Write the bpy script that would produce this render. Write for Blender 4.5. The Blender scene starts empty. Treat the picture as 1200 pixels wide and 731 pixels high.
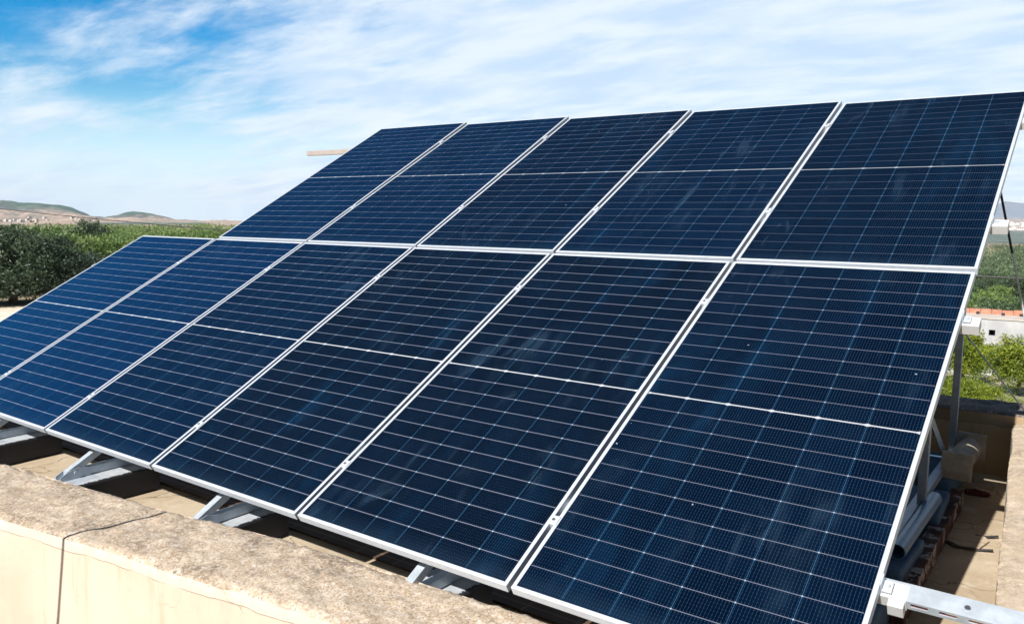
import bpy, math, random
import numpy as np
from mathutils import Vector, Matrix, noise as mnoise

S = bpy.context.scene
COL = S.collection
rad = math.radians
random.seed(7)
rng = np.random.default_rng(7)

# ------------------------------------------------------------------ camera
TILT = rad(28.0)
cam_d = bpy.data.cameras.new("camera")
cam = bpy.data.objects.new("camera", cam_d)
COL.objects.link(cam)
RW = ((0.80763381, 0.58962835, 0.00812622),
      (0.0781388, -0.09334992, -0.9925624),
      (-0.58448435, 0.80226193, -0.1214654))
m3 = Matrix((RW[0], tuple(-c for c in RW[1]), tuple(-c for c in RW[2]))).transposed()
CAM = Vector((7.40799075, -2.2533639, 1.32324334))
cam.matrix_world = Matrix.Translation(CAM) @ m3.to_4x4()
cam_d.sensor_width = 36.0
cam_d.lens = 29.018
cam_d.clip_start = 0.05
cam_d.clip_end = 60000
cam_d.dof.use_dof = True
cam_d.dof.focus_distance = 5.0
cam_d.dof.aperture_fstop = 7.1
S.camera = cam

# ------------------------------------------------------------------ light
SUN_EL = rad(40.5)
sd = Vector((-0.05, -1.0, 0.0)).normalized() * math.cos(SUN_EL) + Vector((0, 0, math.sin(SUN_EL)))
sun_d = bpy.data.lights.new("sun", 'SUN')
sun_d.energy = 5.0
sun_d.angle = rad(0.53)
sun_d.color = (1.0, 0.955, 0.905)
sun = bpy.data.objects.new("sun", sun_d)
sun.rotation_euler = sd.to_track_quat('Z', 'Y').to_euler()
sun.location = (0, -20, 30)
COL.objects.link(sun)

W = bpy.data.worlds.new("World")
S.world = W
W.use_nodes = True


class NT:
    """small helper to write node trees"""
    def __init__(s, tree, clear=True):
        s.t = tree
        if clear:
            tree.nodes.clear()
    def n(s, typ, ins=None, **props):
        nd = s.t.nodes.new(typ)
        for k, v in props.items():
            setattr(nd, k, v)
        if ins:
            for k, v in ins.items():
                sock = nd.inputs[k]
                if isinstance(v, bpy.types.NodeSocket):
                    s.t.links.new(v, sock)
                else:
                    sock.default_value = v
        return nd
    def m(s, op, a, b=None, c=None, clamp=False):
        nd = s.t.nodes.new('ShaderNodeMath')
        nd.operation = op
        nd.use_clamp = clamp
        for i, v in enumerate((a, b, c)):
            if v is None:
                continue
            if isinstance(v, bpy.types.NodeSocket):
                s.t.links.new(v, nd.inputs[i])
            else:
                nd.inputs[i].default_value = v
        return nd.outputs[0]
    def mix(s, f, a, b, blend='MIX'):
        nd = s.t.nodes.new('ShaderNodeMix')
        nd.data_type = 'RGBA'
        nd.blend_type = blend
        for k, v in ((0, f), (6, a), (7, b)):
            if isinstance(v, bpy.types.NodeSocket):
                s.t.links.new(v, nd.inputs[k])
            else:
                if k and len(v) == 3:
                    v = (*v, 1)
                nd.inputs[k].default_value = v
        return nd.outputs[2]
    def noise(s, vec, scale, detail=4, rough=.55, dist=0.0):
        return s.n('ShaderNodeTexNoise', {'Vector': vec, 'Scale': scale, 'Detail': detail, 'Roughness': rough, 'Distortion': dist}).outputs['Fac']
    def ramp(s, v, lo, hi, a=0.0, b=1.0):
        nd = s.n('ShaderNodeMapRange', {0: v, 1: lo, 2: hi, 3: a, 4: b})
        nd.interpolation_type = 'SMOOTHSTEP'
        return nd.outputs[0]


w = NT(W.node_tree)
tc = w.n('ShaderNodeTexCoord').outputs['Generated']
sky = w.n('ShaderNodeTexSky', sky_type='NISHITA')
sky.sun_disc = False
sky.sun_elevation = SUN_EL
sky.sun_rotation = rad(183)
sky.air_density = 1.0
sky.dust_density = 0.3
sky.ozone_density = 2.5
sep = w.n('ShaderNodeSeparateXYZ', {0: tc})
dx, dy, dz = sep.outputs
zc = w.m('MAXIMUM', dz, 0.004)
vec_up = w.n('ShaderNodeCombineXYZ', {0: dx, 1: dy, 2: zc}).outputs[0]
w.t.links.new(vec_up, sky.inputs['Vector'])
# thin high cloud: a flat layer seen in perspective
den = w.m('ADD', zc, 0.16)
px = w.m('DIVIDE', dx, den)
py = w.m('DIVIDE', dy, den)
cv = w.n('ShaderNodeCombineXYZ', {0: px, 1: py, 2: 0.0}).outputs[0]
mp = w.n('ShaderNodeMapping', {'Vector': cv, 'Rotation': (0, 0, rad(-60)), 'Scale': (0.85, 1.15, 1.0), 'Location': (6.3, 2.2, 0)}).outputs[0]
n1 = w.noise(mp, 0.9, 12, .58, .25)
mp2 = w.n('ShaderNodeMapping', {'Vector': cv, 'Rotation': (0, 0, rad(-50)), 'Scale': (0.8, 1.9, 1.0), 'Location': (8.1, 4.7, 0)}).outputs[0]
n2 = w.noise(mp2, 3.2, 12, .62, .35)
# how much cloud there is: more to the right and low down, clear high overhead and in the west
right = w.m('ADD', w.m('MULTIPLY', dx, 0.80), w.m('MULTIPLY', dy, 0.60))
cov = w.m('ADD', w.m('MULTIPLY', w.ramp(right, -0.52, 0.16), 0.30), w.m('MULTIPLY', w.ramp(dz, 0.20, 0.0), 0.06))
cl = w.m('ADD', w.m('ADD', w.m('MULTIPLY', n1, 0.66), w.m('MULTIPLY', n2, 0.34)), cov)
cl = w.m('SUBTRACT', cl, w.m('MULTIPLY', w.ramp(dz, 0.27, 0.44), 0.42))
fac = w.ramp(cl, 0.47, 0.70)
north = w.m('ADD', w.ramp(dy, -0.35, 0.25), w.ramp(dx, -0.35, -0.8), clamp=True)
val = w.m('ADD', .22, w.m('MULTIPLY', w.m('MULTIPLY', w.ramp(dz, 0.60, 0.30), north), .86))
skyc = w.n('ShaderNodeHueSaturation', {'Color': sky.outputs[0], 'Saturation': 1.75, 'Value': val}).outputs[0]
shade = w.noise(mp2, 2.6, 10, .6, .3)
cloudc = w.mix(w.ramp(shade, .35, .65), (5.0, 6.3, 7.9), (6.9, 7.6, 8.3))
lowc = w.mix(w.m('MULTIPLY', w.ramp(dz, 0.15, 0.0, 0.0, 0.80), w.m('ADD', .07, w.m('MULTIPLY', north, .93))), skyc, (5.9, 7.7, 9.6))
bgc = w.mix(w.m('MULTIPLY', w.m('MULTIPLY', fac, 0.93), w.m('ADD', .05, w.m('MULTIPLY', north, .95))), lowc, cloudc)
bg = w.n('ShaderNodeBackground', {'Color': bgc, 'Strength': 0.0715})
w.n('ShaderNodeOutputWorld', {'Surface': bg.outputs[0]})

S.view_settings.view_transform = 'Standard'
S.view_settings.look = 'None'
S.view_settings.exposure = 0.85
S.view_settings.gamma = 1.0
S.view_settings.use_curve_mapping = False
S.render.engine = 'CYCLES'
S.cycles.use_denoising = True
S.cycles.max_bounces = 8
S.cycles.volume_bounces = 0
S.cycles.transparent_max_bounces = 8

# ------------------------------------------------------------------ helpers

def setp(o, label=None, cat=None, group=None, kind=None):
    if label: o['label'] = label
    if cat: o['category'] = cat
    if group: o['group'] = group
    if kind: o['kind'] = kind
    return o


def empty(name, loc=(0, 0, 0), label=None, cat=None, group=None):
    o = bpy.data.objects.new(name, None)
    o.location = loc
    o.empty_display_size = 0.2
    COL.objects.link(o)
    return setp(o, label, cat, group)


def mesh_obj(name, verts, faces, mat, parent=None, smooth=False):
    me = bpy.data.meshes.new(name)
    me.from_pydata([tuple(v) for v in verts], [], faces)
    me.update()
    if mat: me.materials.append(mat)
    if smooth:
        for p in me.polygons: p.use_smooth = True
    o = bpy.data.objects.new(name, me)
    COL.objects.link(o)
    if parent: o.parent = parent
    return o


class MB:
    """collects shapes into one mesh"""
    def __init__(s):
        s.v = []; s.f = []
    def add(s, vs, fs):
        k = len(s.v)
        s.v += [Vector(v) for v in vs]
        s.f += [tuple(i + k for i in f) for f in fs]
        return s
    def box(s, a, b, M=None):
        x0, y0, z0 = a; x1, y1, z1 = b
        vs = [Vector(p) for p in ((x0,y0,z0),(x1,y0,z0),(x1,y1,z0),(x0,y1,z0),(x0,y0,z1),(x1,y0,z1),(x1,y1,z1),(x0,y1,z1))]
        if M: vs = [M @ v for v in vs]
        return s.add(vs, [(0,3,2,1),(4,5,6,7),(0,1,5,4),(1,2,6,5),(2,3,7,6),(3,0,4,7)])
    def prism(s, prof, L, M=None):
        """closed 2-D profile (y,z) extruded along x from 0 to L"""
        n = len(prof)
        vs = [Vector((0, p[0], p[1])) for p in prof] + [Vector((L, p[0], p[1])) for p in prof]
        if M: vs = [M @ v for v in vs]
        fs = [(i, (i+1) % n, n+(i+1) % n, n+i) for i in range(n)] + [tuple(range(n-1, -1, -1)), tuple(range(n, 2*n))]
        return s.add(vs, fs)
    def tube(s, pts, r, seg=10, cap=True):
        pts = [Vector(p) for p in pts]
        rs = r if isinstance(r, (list, tuple)) else [r]*len(pts)
        vs = []; fs = []
        up = Vector((0, 0, 1))
        for i, p in enumerate(pts):
            d = (pts[min(i+1, len(pts)-1)] - pts[max(i-1, 0)]).normalized()
            a = d.cross(up)
            if a.length < 1e-3: a = d.cross(Vector((1, 0, 0)))
            a.normalize(); b = d.cross(a)
            for k in range(seg):
                t = 2*math.pi*k/seg
                vs.append(p + rs[i]*(math.cos(t)*a + math.sin(t)*b))
        for i in range(len(pts)-1):
            for k in range(seg):
                fs.append((i*seg+k, i*seg+(k+1) % seg, (i+1)*seg+(k+1) % seg, (i+1)*seg+k))
        if cap:
            fs.append(tuple(range(seg))); fs.append(tuple(range(len(vs)-1, len(vs)-seg-1, -1)))
        return s.add(vs, fs)
    def build(s, name, mat, parent=None, smooth=False, bevel=0.0):
        o = mesh_obj(name, s.v, s.f, mat, parent, smooth)
        import bmesh
        bm = bmesh.new(); bm.from_mesh(o.data)
        bmesh.ops.recalc_face_normals(bm, faces=bm.faces)
        bm.to_mesh(o.data); bm.free()
        if bevel:
            md = o.modifiers.new('bevel', 'BEVEL'); md.width = bevel; md.segments = 2; md.limit_method = 'ANGLE'
        if smooth:
            for p in o.data.polygons: p.use_smooth = True
            o.data.set_sharp_from_angle(angle=rad(40))
        return o


def new_mat(name):
    m = bpy.data.materials.new(name)
    m.use_nodes = True
    return m, NT(m.node_tree)


ALB = 0.72     # common reflectance scale that goes with the exposure
def finish(t, col, rough=.6, metal=0.0, bump=None, bstr=.3, bdist=.01, **kw):
    col = t.mix(1.0, col, (ALB, ALB, ALB), 'MULTIPLY')
    ins = {'Base Color': col, 'Roughness': rough, 'Metallic': metal}
    ins.update(kw)
    b = t.n('ShaderNodeBsdfPrincipled')
    for k, v in ins.items():
        if isinstance(v, bpy.types.NodeSocket): t.t.links.new(v, b.inputs[k])
        else:
            if k == 'Base Color' and len(v) == 3: v = (*v, 1)
            b.inputs[k].default_value = v
    if bump is not None:
        bn = t.n('ShaderNodeBump', {'Height': bump, 'Strength': bstr, 'Distance': bdist})
        t.t.links.new(bn.outputs[0], b.inputs['Normal'])
    t.n('ShaderNodeOutputMaterial', {'Surface': b.outputs[0]})


def obj_co(t):
    return t.n('ShaderNodeTexCoord').outputs['Object']


def simple(name, col, rough=.6, metal=0.0, var=.12, scale=8.0, bstr=.1, bd=.003):
    m, t = new_mat(name)
    co = obj_co(t)
    nz = t.noise(co, scale, 5, .6)
    dark = tuple(c*(1-var) for c in col); light = tuple(min(1, c*(1+var)) for c in col)
    c = t.mix(t.ramp(nz, .3, .7), dark, light)
    finish(t, c, rough, metal, nz, bstr, bd)
    return m

# ---- materials
M = {}
M['alu'] = simple('anodised_aluminium', (.70, .76, .84), .45, .25, .06, 30, .05, .001)
M['alu_side'] = M['alu']
M['galv'] = simple('galvanised_steel', (.30, .35, .41), .5, .35, .16, 22, .1, .002)
M['white_metal'] = simple('pale_rail_metal', (.78, .79, .80), .5, .25, .07, 18, .1, .002)
M['beam'] = simple('bright_zinc_steel', (.56, .63, .70), .45, .3, .12, 20, .1, .002)
M['bolt'] = simple('bolt_steel', (.45, .45, .47), .35, .9, .1, 40)
M['pvc'] = simple('grey_pvc', (.15, .31, .48), .35, .0, .12, 9, .05)
M['dark'] = simple('black_rubber', (.02, .02, .022), .6, 0, .2, 20)
M['rope'] = simple('pale_rope', (.62, .62, .64), .7, 0, .15, 60)
M['red_rag'] = simple('red_cloth', (.16, .02, .025), .9, 0, .3, 30)
M['plastic_white'] = simple('white_stick', (.8, .78, .74), .5, 0, .05, 20)
M['stone'] = simple('weathered_cast_stone', (.56, .47, .35), .9, 0, .22, 14, .3, .002)
M['wood_beige'] = simple('beige_painted_steel', (.42, .37, .33), .6, 0, .1, 6)
M['pole_wood'] = simple('pole_wood', (.16, .12, .09), .9, 0, .3, 5)

# solar cells: a grid of half cells drawn with real widths, metres
PW, PH, GAP = 1.134, 2.270, 0.020
LIP = 0.0155
m, t = new_mat('monocrystalline_cells')
co = obj_co(t)
sp = t.n('ShaderNodeSeparateXYZ', {0: co})
X, Y, _ = sp.outputs
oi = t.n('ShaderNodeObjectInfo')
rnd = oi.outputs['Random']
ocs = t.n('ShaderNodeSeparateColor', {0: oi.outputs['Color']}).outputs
pl_glint, pl_sky, pl_smear = ocs[0], ocs[1], ocs[2]  # line glint and sky reflection painted per panel; last one is smear strength
CW = 0.1828
x0 = (PW - 6*CW)/2
u = t.m('DIVIDE', t.m('SUBTRACT', X, x0), CW)
incx = t.m('MULTIPLY', t.m('GREATER_THAN', u, 0.0), t.m('LESS_THAN', u, 6.0))
du = t.m('MULTIPLY', t.m('ABSOLUTE', t.m('SUBTRACT', u, t.m('ROUND', u))), CW)      # distance to column gap
MID = 0.012
RH = 0.0922
yc = t.m('SUBTRACT', Y, PH/2)
ya = t.m('SUBTRACT', t.m('ABSOLUTE', yc), MID/2)
vv = t.m('DIVIDE', ya, RH)
dv = t.m('MULTIPLY', t.m('ABSOLUTE', t.m('SUBTRACT', vv, t.m('ROUND', vv))), RH)
incy = t.m('MULTIPLY', t.m('LESS_THAN', vv, 11.5), t.m('GREATER_THAN', vv, 0.4))
rowline = t.m('MULTIPLY', t.m('LESS_THAN', dv, 0.00125), t.m('MULTIPLY', incy, incx))
midline = t.m('MULTIPLY', t.m('LESS_THAN', t.m('ABSOLUTE', yc), 0.0035), incx)
# small bright diamonds where cell corners meet
vid = t.m('LESS_THAN', t.m('ADD', du, dv), 0.0042)
dia = t.m('MULTIPLY', vid, t.m('MULTIPLY', incy, t.m('MULTIPLY', t.m('GREATER_THAN', u, .5), t.m('LESS_THAN', u, 5.5))))
middia = t.m('MULTIPLY', t.m('LESS_THAN', t.m('ADD', t.m('MULTIPLY', du, .35), t.m('ABSOLUTE', yc)), 0.0085), incx)
colline = t.m('MULTIPLY', t.m('LESS_THAN', du, 0.0009), t.m('MULTIPLY', t.m('GREATER_THAN', u, .5), t.m('LESS_THAN', u, 5.5)))
colline = t.m('MULTIPLY', colline, t.m('LESS_THAN', vv, 12.0))
# sixteen busbars per cell
bu = t.m('FRACT', t.m('MULTIPLY', u, 16.0))
bb = t.m('LESS_THAN', t.m('ABSOLUTE', t.m('SUBTRACT', bu, 0.5)), 0.028)
bb = t.m('MULTIPLY', bb, t.m('MULTIPLY', incx, t.m('LESS_THAN', vv, 12.0)))
# solder pads along the busbars make them look dotted
pad = t.m('LESS_THAN', t.m('ABSOLUTE', t.m('SUBTRACT', t.m('FRACT', t.m('MULTIPLY', vv, 6.0)), .5)), .16)
padw = t.m('MULTIPLY', t.m('LESS_THAN', t.m('ABSOLUTE', t.m('SUBTRACT', bu, 0.5)), 0.055), pad)
padw = t.m('MULTIPLY', padw, t.m('MULTIPLY', incx, t.m('LESS_THAN', vv, 12.0)))
cellid = t.n('ShaderNodeCombineXYZ', {0: t.m('FLOOR', u), 1: t.m('FLOOR', t.m('DIVIDE', yc, RH)), 2: t.m('MULTIPLY', rnd, 50.0)}).outputs[0]
wn = t.n('ShaderNodeTexWhiteNoise', {'Vector': cellid}).outputs['Value']
cell = t.mix(pl_sky, t.mix(wn, (.0006, .0026, .0066), (.0011, .0042, .0105)), t.mix(wn, (.0004, .0170, .0640), (.0006, .0215, .0780)))
pan = t.mix(rnd, (.9, .94, 1.0), (1.08, 1.05, 1.0))
cell = t.mix(1.0, cell, pan, 'MULTIPLY')
# the cell surface turns bluer in soft streaks that follow the columns
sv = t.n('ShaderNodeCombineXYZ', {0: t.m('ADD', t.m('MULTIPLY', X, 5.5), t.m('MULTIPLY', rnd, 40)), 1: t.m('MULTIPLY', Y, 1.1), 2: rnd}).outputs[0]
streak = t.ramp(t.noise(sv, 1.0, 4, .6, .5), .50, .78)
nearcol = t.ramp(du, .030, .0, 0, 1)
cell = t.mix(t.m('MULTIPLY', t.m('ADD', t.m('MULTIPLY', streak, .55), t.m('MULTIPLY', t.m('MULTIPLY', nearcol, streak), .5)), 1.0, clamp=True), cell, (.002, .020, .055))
c = t.mix(t.m('MULTIPLY', bb, .5), cell, (.055, .095, .15))
c = t.mix(t.m('MULTIPLY', padw, .32), c, (.12, .17, .24))
c = t.mix(colline, c, (.03, .11, .22))
c = t.mix(t.m('MULTIPLY', rowline, pl_glint), c, (.34, .37, .48))
c = t.mix(t.m('MULTIPLY', dia, pl_glint), c, (.50, .64, .78))
c = t.mix(t.m('MULTIPLY', t.m('MAXIMUM', midline, middia), t.m('ADD', .45, t.m('MULTIPLY', pl_glint, .5))), c, (.66, .69, .74))
# dust, wiped smears and droppings
dco = t.n('ShaderNodeVectorMath', {0: co, 1: t.n('ShaderNodeCombineXYZ', {0: t.m('MULTIPLY', rnd, 37), 1: t.m('MULTIPLY', rnd, 91), 2: 0}).outputs[0]}, operation='ADD').outputs[0]
sm = t.n('ShaderNodeMapping', {'Vector': dco, 'Rotation': (0, 0, rad(25)), 'Scale': (6.0, 1.3, 1)}).outputs[0]
smear = t.m('MULTIPLY', t.ramp(t.noise(sm, 1.2, 6, .62, 1.4), .50, .68), t.ramp(t.noise(dco, 1.4, 3, .5), .44, .62))
dust = t.m('MULTIPLY', t.ramp(t.noise(dco, 2.2, 6, .65), .45, .85), .10)
vo = t.n('ShaderNodeTexVoronoi', {'Vector': dco, 'Scale': 7.0, 'Randomness': 1.0})
spot = t.m('MULTIPLY', t.m('LESS_THAN', vo.outputs['Distance'], .030), t.m('GREATER_THAN', t.n('ShaderNodeSeparateColor', {0: vo.outputs['Color']}).outputs[0], .84))
edge_dirt = t.ramp(Y, .10, .02, 0, .18)
d_all = t.m('ADD', t.m('ADD', t.m('MULTIPLY', smear, t.m('ADD', .01, t.m('MULTIPLY', pl_smear, .11))), t.m('MULTIPLY', dust, .16)), t.m('MULTIPLY', edge_dirt, .25))
c = t.mix(d_all, c, (.10, .20, .32))
c = t.mix(t.m('MULTIPLY', spot, .75), c, (.40, .47, .55))
rg = t.m('ADD', .10, t.m('MULTIPLY', t.m('ADD', smear, dust), .30))
finish(t, c, rg, 0.0, t.noise(dco, 3.0, 2), .02, .002, **{'IOR': 1.45, 'Specular IOR Level': .5, 'Specular Tint': (.30, .72, 1.0, 1)})
M['cells'] = m

# cream plaster of the parapet face
def plaster(name, colA, colB, stain, lipz=None, lipc=(.72, .65, .57)):
    m, t = new_mat(name)
    co = obj_co(t)
    a = t.noise(co, 1.7, 6, .6)
    b = t.noise(co, 22, 6, .65)
    c = t.mix(t.ramp(a, .3, .7), colA, colB)
    st = t.n('ShaderNodeMapping', {'Vector': co, 'Scale': (6, 6, .7)}).outputs[0]
    s1 = t.m('MULTIPLY', t.ramp(t.noise(st, 1.6, 6, .65, .3), .52, .74), .55)
    c = t.mix(s1, c, stain)
    c = t.mix(t.m('MULTIPLY', t.ramp(b, .56, .75), .35), c, tuple(x*.72 for x in colB))
    cr = t.n('ShaderNodeTexVoronoi', {'Vector': t.n('ShaderNodeVectorMath', {0: co, 1: t.n('ShaderNodeVectorMath', {0: t.n('ShaderNodeTexNoise', {'Vector': co, 'Scale': 5.0, 'Detail': 5}).outputs['Color'], 1: (.25, .25, .25)}, operation='MULTIPLY').outputs[0]}, operation='ADD').outputs[0], 'Scale': 2.2}, feature='DISTANCE_TO_EDGE')
    crack = t.m('MULTIPLY', t.m('LESS_THAN', cr.outputs['Distance'], .002), t.ramp(t.noise(co, 1.3, 2), .60, .70))
    if lipz is not None:
        zz = t.n('ShaderNodeSeparateXYZ', {0: co}).outputs[2]
        wob = t.m('ADD', zz, t.m('MULTIPLY', t.m('SUBTRACT', t.noise(co, 5, 4), .5), .035))
        ln = t.m('MULTIPLY', t.m('LESS_THAN', t.m('ABSOLUTE', t.m('SUBTRACT', wob, lipz)), .0016), t.ramp(t.noise(co, 2.5, 3), .38, .5))
        crack = t.m('MAXIMUM', crack, ln)
        up = t.m('GREATER_THAN', wob, lipz)
        c = t.mix(t.m('MULTIPLY', up, .45), c, lipc)
    c = t.mix(t.m('MULTIPLY', crack, .75), c, (.16, .11, .07))
    h = t.m('SUBTRACT', t.m('ADD', t.m('MULTIPLY', b, .6), t.m('MULTIPLY', t.noise(co, 90, 4), .25)), t.m('MULTIPLY', crack, 1.0))
    finish(t, c, .92, 0, h, .5, .004)
    return m
M['plaster'] = plaster('cream_plaster', (.60, .475, .365), (.69, .57, .455), (.50, .36, .23), -0.185)
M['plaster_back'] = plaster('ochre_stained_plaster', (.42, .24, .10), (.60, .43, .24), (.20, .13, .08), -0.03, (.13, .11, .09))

# rough screed on the parapet tops
def screed(name, cols, dirt, peb=1.0):
    m, t = new_mat(name)
    co = obj_co(t)
    big = t.noise(co, 2.4, 5, .6, .3)
    mid = t.noise(co, 14, 6, .7)
    c = t.mix(t.ramp(big, .35, .65), cols[0], cols[1])
    c = t.mix(t.ramp(mid, .42, .62), c, cols[2])
    v1 = t.n('ShaderNodeTexVoronoi', {'Vector': co, 'Scale': 120.0, 'Randomness': 1.0})
    g = t.n('ShaderNodeSeparateColor', {0: v1.outputs['Color']}).outputs[0]
    c = t.mix(t.m('MULTIPLY', t.ramp(g, .5, .95), .5*peb), c, (.72, .63, .53))
    c = t.mix(t.m('MULTIPLY', t.ramp(g, .42, .05), .45*peb), c, (.24, .17, .12))
    sp1 = t.noise(co, 34, 8, .78, .5); sp2 = t.noise(co, 75, 5, .8)
    c = t.mix(t.m('MULTIPLY', t.ramp(sp1, .53, .60), .75*peb), c, (.80, .72, .62))
    c = t.mix(t.m('MULTIPLY', t.ramp(sp2, .44, .36), .8*peb), c, (.20, .14, .10))
    bl = t.m('MULTIPLY', t.ramp(t.noise(co, 3.3, 8, .72, .4), .50, .62), t.ramp(t.noise(co, 40, 4, .7), .40, .62))
    c = t.mix(t.m('MULTIPLY', bl, .8), c, dirt)
    lp = t.m('MULTIPLY', t.ramp(t.noise(co, 5.5, 7, .7, .6), .62, .74), .5)
    c = t.mix(lp, c, (.74, .69, .62))
    h = t.m('ADD', t.m('MULTIPLY', v1.outputs['Distance'], -.35), t.m('ADD', t.m('MULTIPLY', mid, 1.2), t.m('MULTIPLY', t.noise(co, 170, 3, .7), .4)))
    finish(t, c, .95, 0, h, .55, .006)
    return m
M['screed'] = screed('rough_screed', ((.57, .45, .32), (.65, .53, .39), (.46, .35, .235)), (.17, .13, .10))
M['screed_right'] = screed('pale_screed', ((.60, .48, .34), (.66, .55, .42), (.54, .43, .30)), (.34, .26, .18), .45)
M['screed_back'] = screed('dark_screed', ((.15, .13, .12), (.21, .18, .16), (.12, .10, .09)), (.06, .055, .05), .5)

# roof floor
m, t = new_mat('cement_roof_floor')
co = obj_co(t)
a = t.noise(co, 1.6, 6, .6, .3); b = t.noise(co, 9, 6, .7); f = t.noise(co, 60, 5, .7)
c = t.mix(t.ramp(a, .35, .65), (.46, .36, .24), (.58, .48, .34))
c = t.mix(t.m('MULTIPLY', t.ramp(b, .5, .68), .6), c, (.68, .60, .48))
c = t.mix(t.m('MULTIPLY', t.ramp(t.noise(co, 4.2, 7, .7, .5), .56, .70), .6), c, (.30, .21, .13))
c = t.mix(t.m('MULTIPLY', t.ramp(f, .55, .7), .35), c, (.34, .27, .19))
cr = t.n('ShaderNodeTexVoronoi', {'Vector': t.n('ShaderNodeVectorMath', {0: co, 1: t.n('ShaderNodeVectorMath', {0: t.n('ShaderNodeTexNoise', {'Vector': co, 'Scale': 3.0, 'Detail': 6}).outputs['Color'], 1: (.4, .4, .4)}, operation='MULTIPLY').outputs[0]}, operation='ADD').outputs[0], 'Scale': 1.6}, feature='DISTANCE_TO_EDGE').outputs['Distance']
crk = t.m('LESS_THAN', cr, .006)
c = t.mix(t.m('MULTIPLY', crk, .6), c, (.12, .08, .05))
finish(t, c, .93, 0, t.m('SUBTRACT', t.m('ADD', b, t.m('MULTIPLY', f, .5)), crk), .5, .006)
M['floor'] = m

m, t = new_mat('shade_brown_roof_tiles')
co = obj_co(t)
s2 = t.n('ShaderNodeSeparateXYZ', {0: co})
def grid_d(v, p):
    q = t.m('DIVIDE', v, p)
    return t.m('MULTIPLY', t.m('ABSOLUTE', t.m('SUBTRACT', q, t.m('ROUND', q))), p)
gm = t.m('MINIMUM', grid_d(s2.outputs[0], .25), grid_d(s2.outputs[1], .25))
gl = t.m('LESS_THAN', gm, .006)
tn = t.noise(co, 4, 5, .6)
c = t.mix(t.ramp(tn, .35, .65), (.075, .045, .028), (.12, .072, .042))  # tile brown darkened to paint in the deep shade under the panels
c = t.mix(t.m('MULTIPLY', gl, .7), c, (.24, .17, .11))
finish(t, c, .8, 0, t.m('SUBTRACT', t.m('MULTIPLY', tn, .4), gl), .4, .004)
M['tiles'] = m

# flaking red beam
m, t = new_mat('flaking_red_paint')
co = obj_co(t)
nb = t.noise(co, 9, 7, .7, .3)
c = t.mix(t.ramp(t.noise(co, 5, 4), .35, .65), (.075, .028, .022), (.13, .05, .035))
c = t.mix(t.ramp(nb, .535, .575), c, (.55, .51, .47))
c = t.mix(t.m('MULTIPLY', t.ramp(t.noise(co, 14, 5, .7), .55, .62), .8), c, (.09, .04, .03))
finish(t, c, .85, 0, nb, .6, .01)
M['redbeam'] = m

# ballast block: bitumen sides, brushed pale paint on top
m, t = new_mat('painted_ballast_block')
co = obj_co(t)
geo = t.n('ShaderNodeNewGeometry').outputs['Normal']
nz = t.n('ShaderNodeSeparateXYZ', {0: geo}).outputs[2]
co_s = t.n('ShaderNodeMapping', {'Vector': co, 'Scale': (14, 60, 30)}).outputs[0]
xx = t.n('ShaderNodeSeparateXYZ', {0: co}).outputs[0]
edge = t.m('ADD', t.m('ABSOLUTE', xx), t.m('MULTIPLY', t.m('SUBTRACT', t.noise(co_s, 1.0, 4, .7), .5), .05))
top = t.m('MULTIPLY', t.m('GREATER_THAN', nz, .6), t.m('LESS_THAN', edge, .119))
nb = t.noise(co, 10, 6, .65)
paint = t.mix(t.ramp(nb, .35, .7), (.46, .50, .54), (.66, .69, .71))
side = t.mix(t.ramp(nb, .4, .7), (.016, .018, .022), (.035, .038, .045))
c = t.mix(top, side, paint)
finish(t, c, t.m('ADD', .55, t.m('MULTIPLY', nb, .3)), 0, nb, .5, .008)
M['block'] = m
m, t = new_mat('shade_blue_ballast_block')  # grey paint with the blue of sky-lit shade put into its colour
co = obj_co(t)
nb = t.noise(co, 7, 6, .65)
c = t.mix(t.ramp(nb, .35, .7), (.06, .15, .28), (.12, .24, .38))
c = t.mix(t.m('MULTIPLY', t.ramp(t.noise(co, 18, 5, .7), .55, .7), .6), c, (.10, .13, .16))
finish(t, c, .8, 0, nb, .6, .01)
M['block_shade_blue'] = m

# leaves
def leaf_mat(name, a, b, c3, transl=.25):
    m, t = new_mat(name)
    at = t.n('ShaderNodeAttribute', attribute_name='tint').outputs['Fac']
    r_ = t.n('ShaderNodeObjectInfo').outputs['Random']
    col = t.mix(at, a, b)
    col = t.mix(t.m('MULTIPLY', t.m('GREATER_THAN', at, .82), .8), col, c3)
    col = t.mix(1.0, col, t.mix(r_, (.48, .54, .50), (1.02, .95, .82)), 'MULTIPLY')
    p = t.n('ShaderNodeBsdfPrincipled', {'Base Color': col, 'Roughness': .55})
    tr = t.n('ShaderNodeBsdfTranslucent', {'Color': col})
    mx = t.n('ShaderNodeMixShader', {0: transl, 1: p.outputs[0], 2: tr.outputs[0]})
    t.n('ShaderNodeOutputMaterial', {'Surface': mx.outputs[0]})
    return m
M['olive'] = leaf_mat('olive_leaves', (.022, .050, .026), (.080, .130, .078), (.20, .26, .19))
M['citrus'] = leaf_mat('citrus_leaves', (.10, .17, .015), (.28, .36, .03), (.46, .46, .05), .35)
M['orchard'] = leaf_mat('orchard_leaves', (.085, .16, .035), (.20, .31, .09), (.32, .40, .15), .3)
M['grove'] = leaf_mat('far_grove_leaves', (.055, .10, .045), (.11, .17, .08), (.17, .21, .12), .2)
M['valley'] = leaf_mat('valley_olive_leaves', (.022, .050, .020), (.085, .145, .065), (.15, .20, .12), .2)
M['weeds'] = leaf_mat('weed_leaves', (.10, .17, .03), (.24, .30, .06), (.38, .36, .14), .3)
M['bark'] = simple('bark', (.13, .10, .075), .95, 0, .3, 6, .6, .02)

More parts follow.
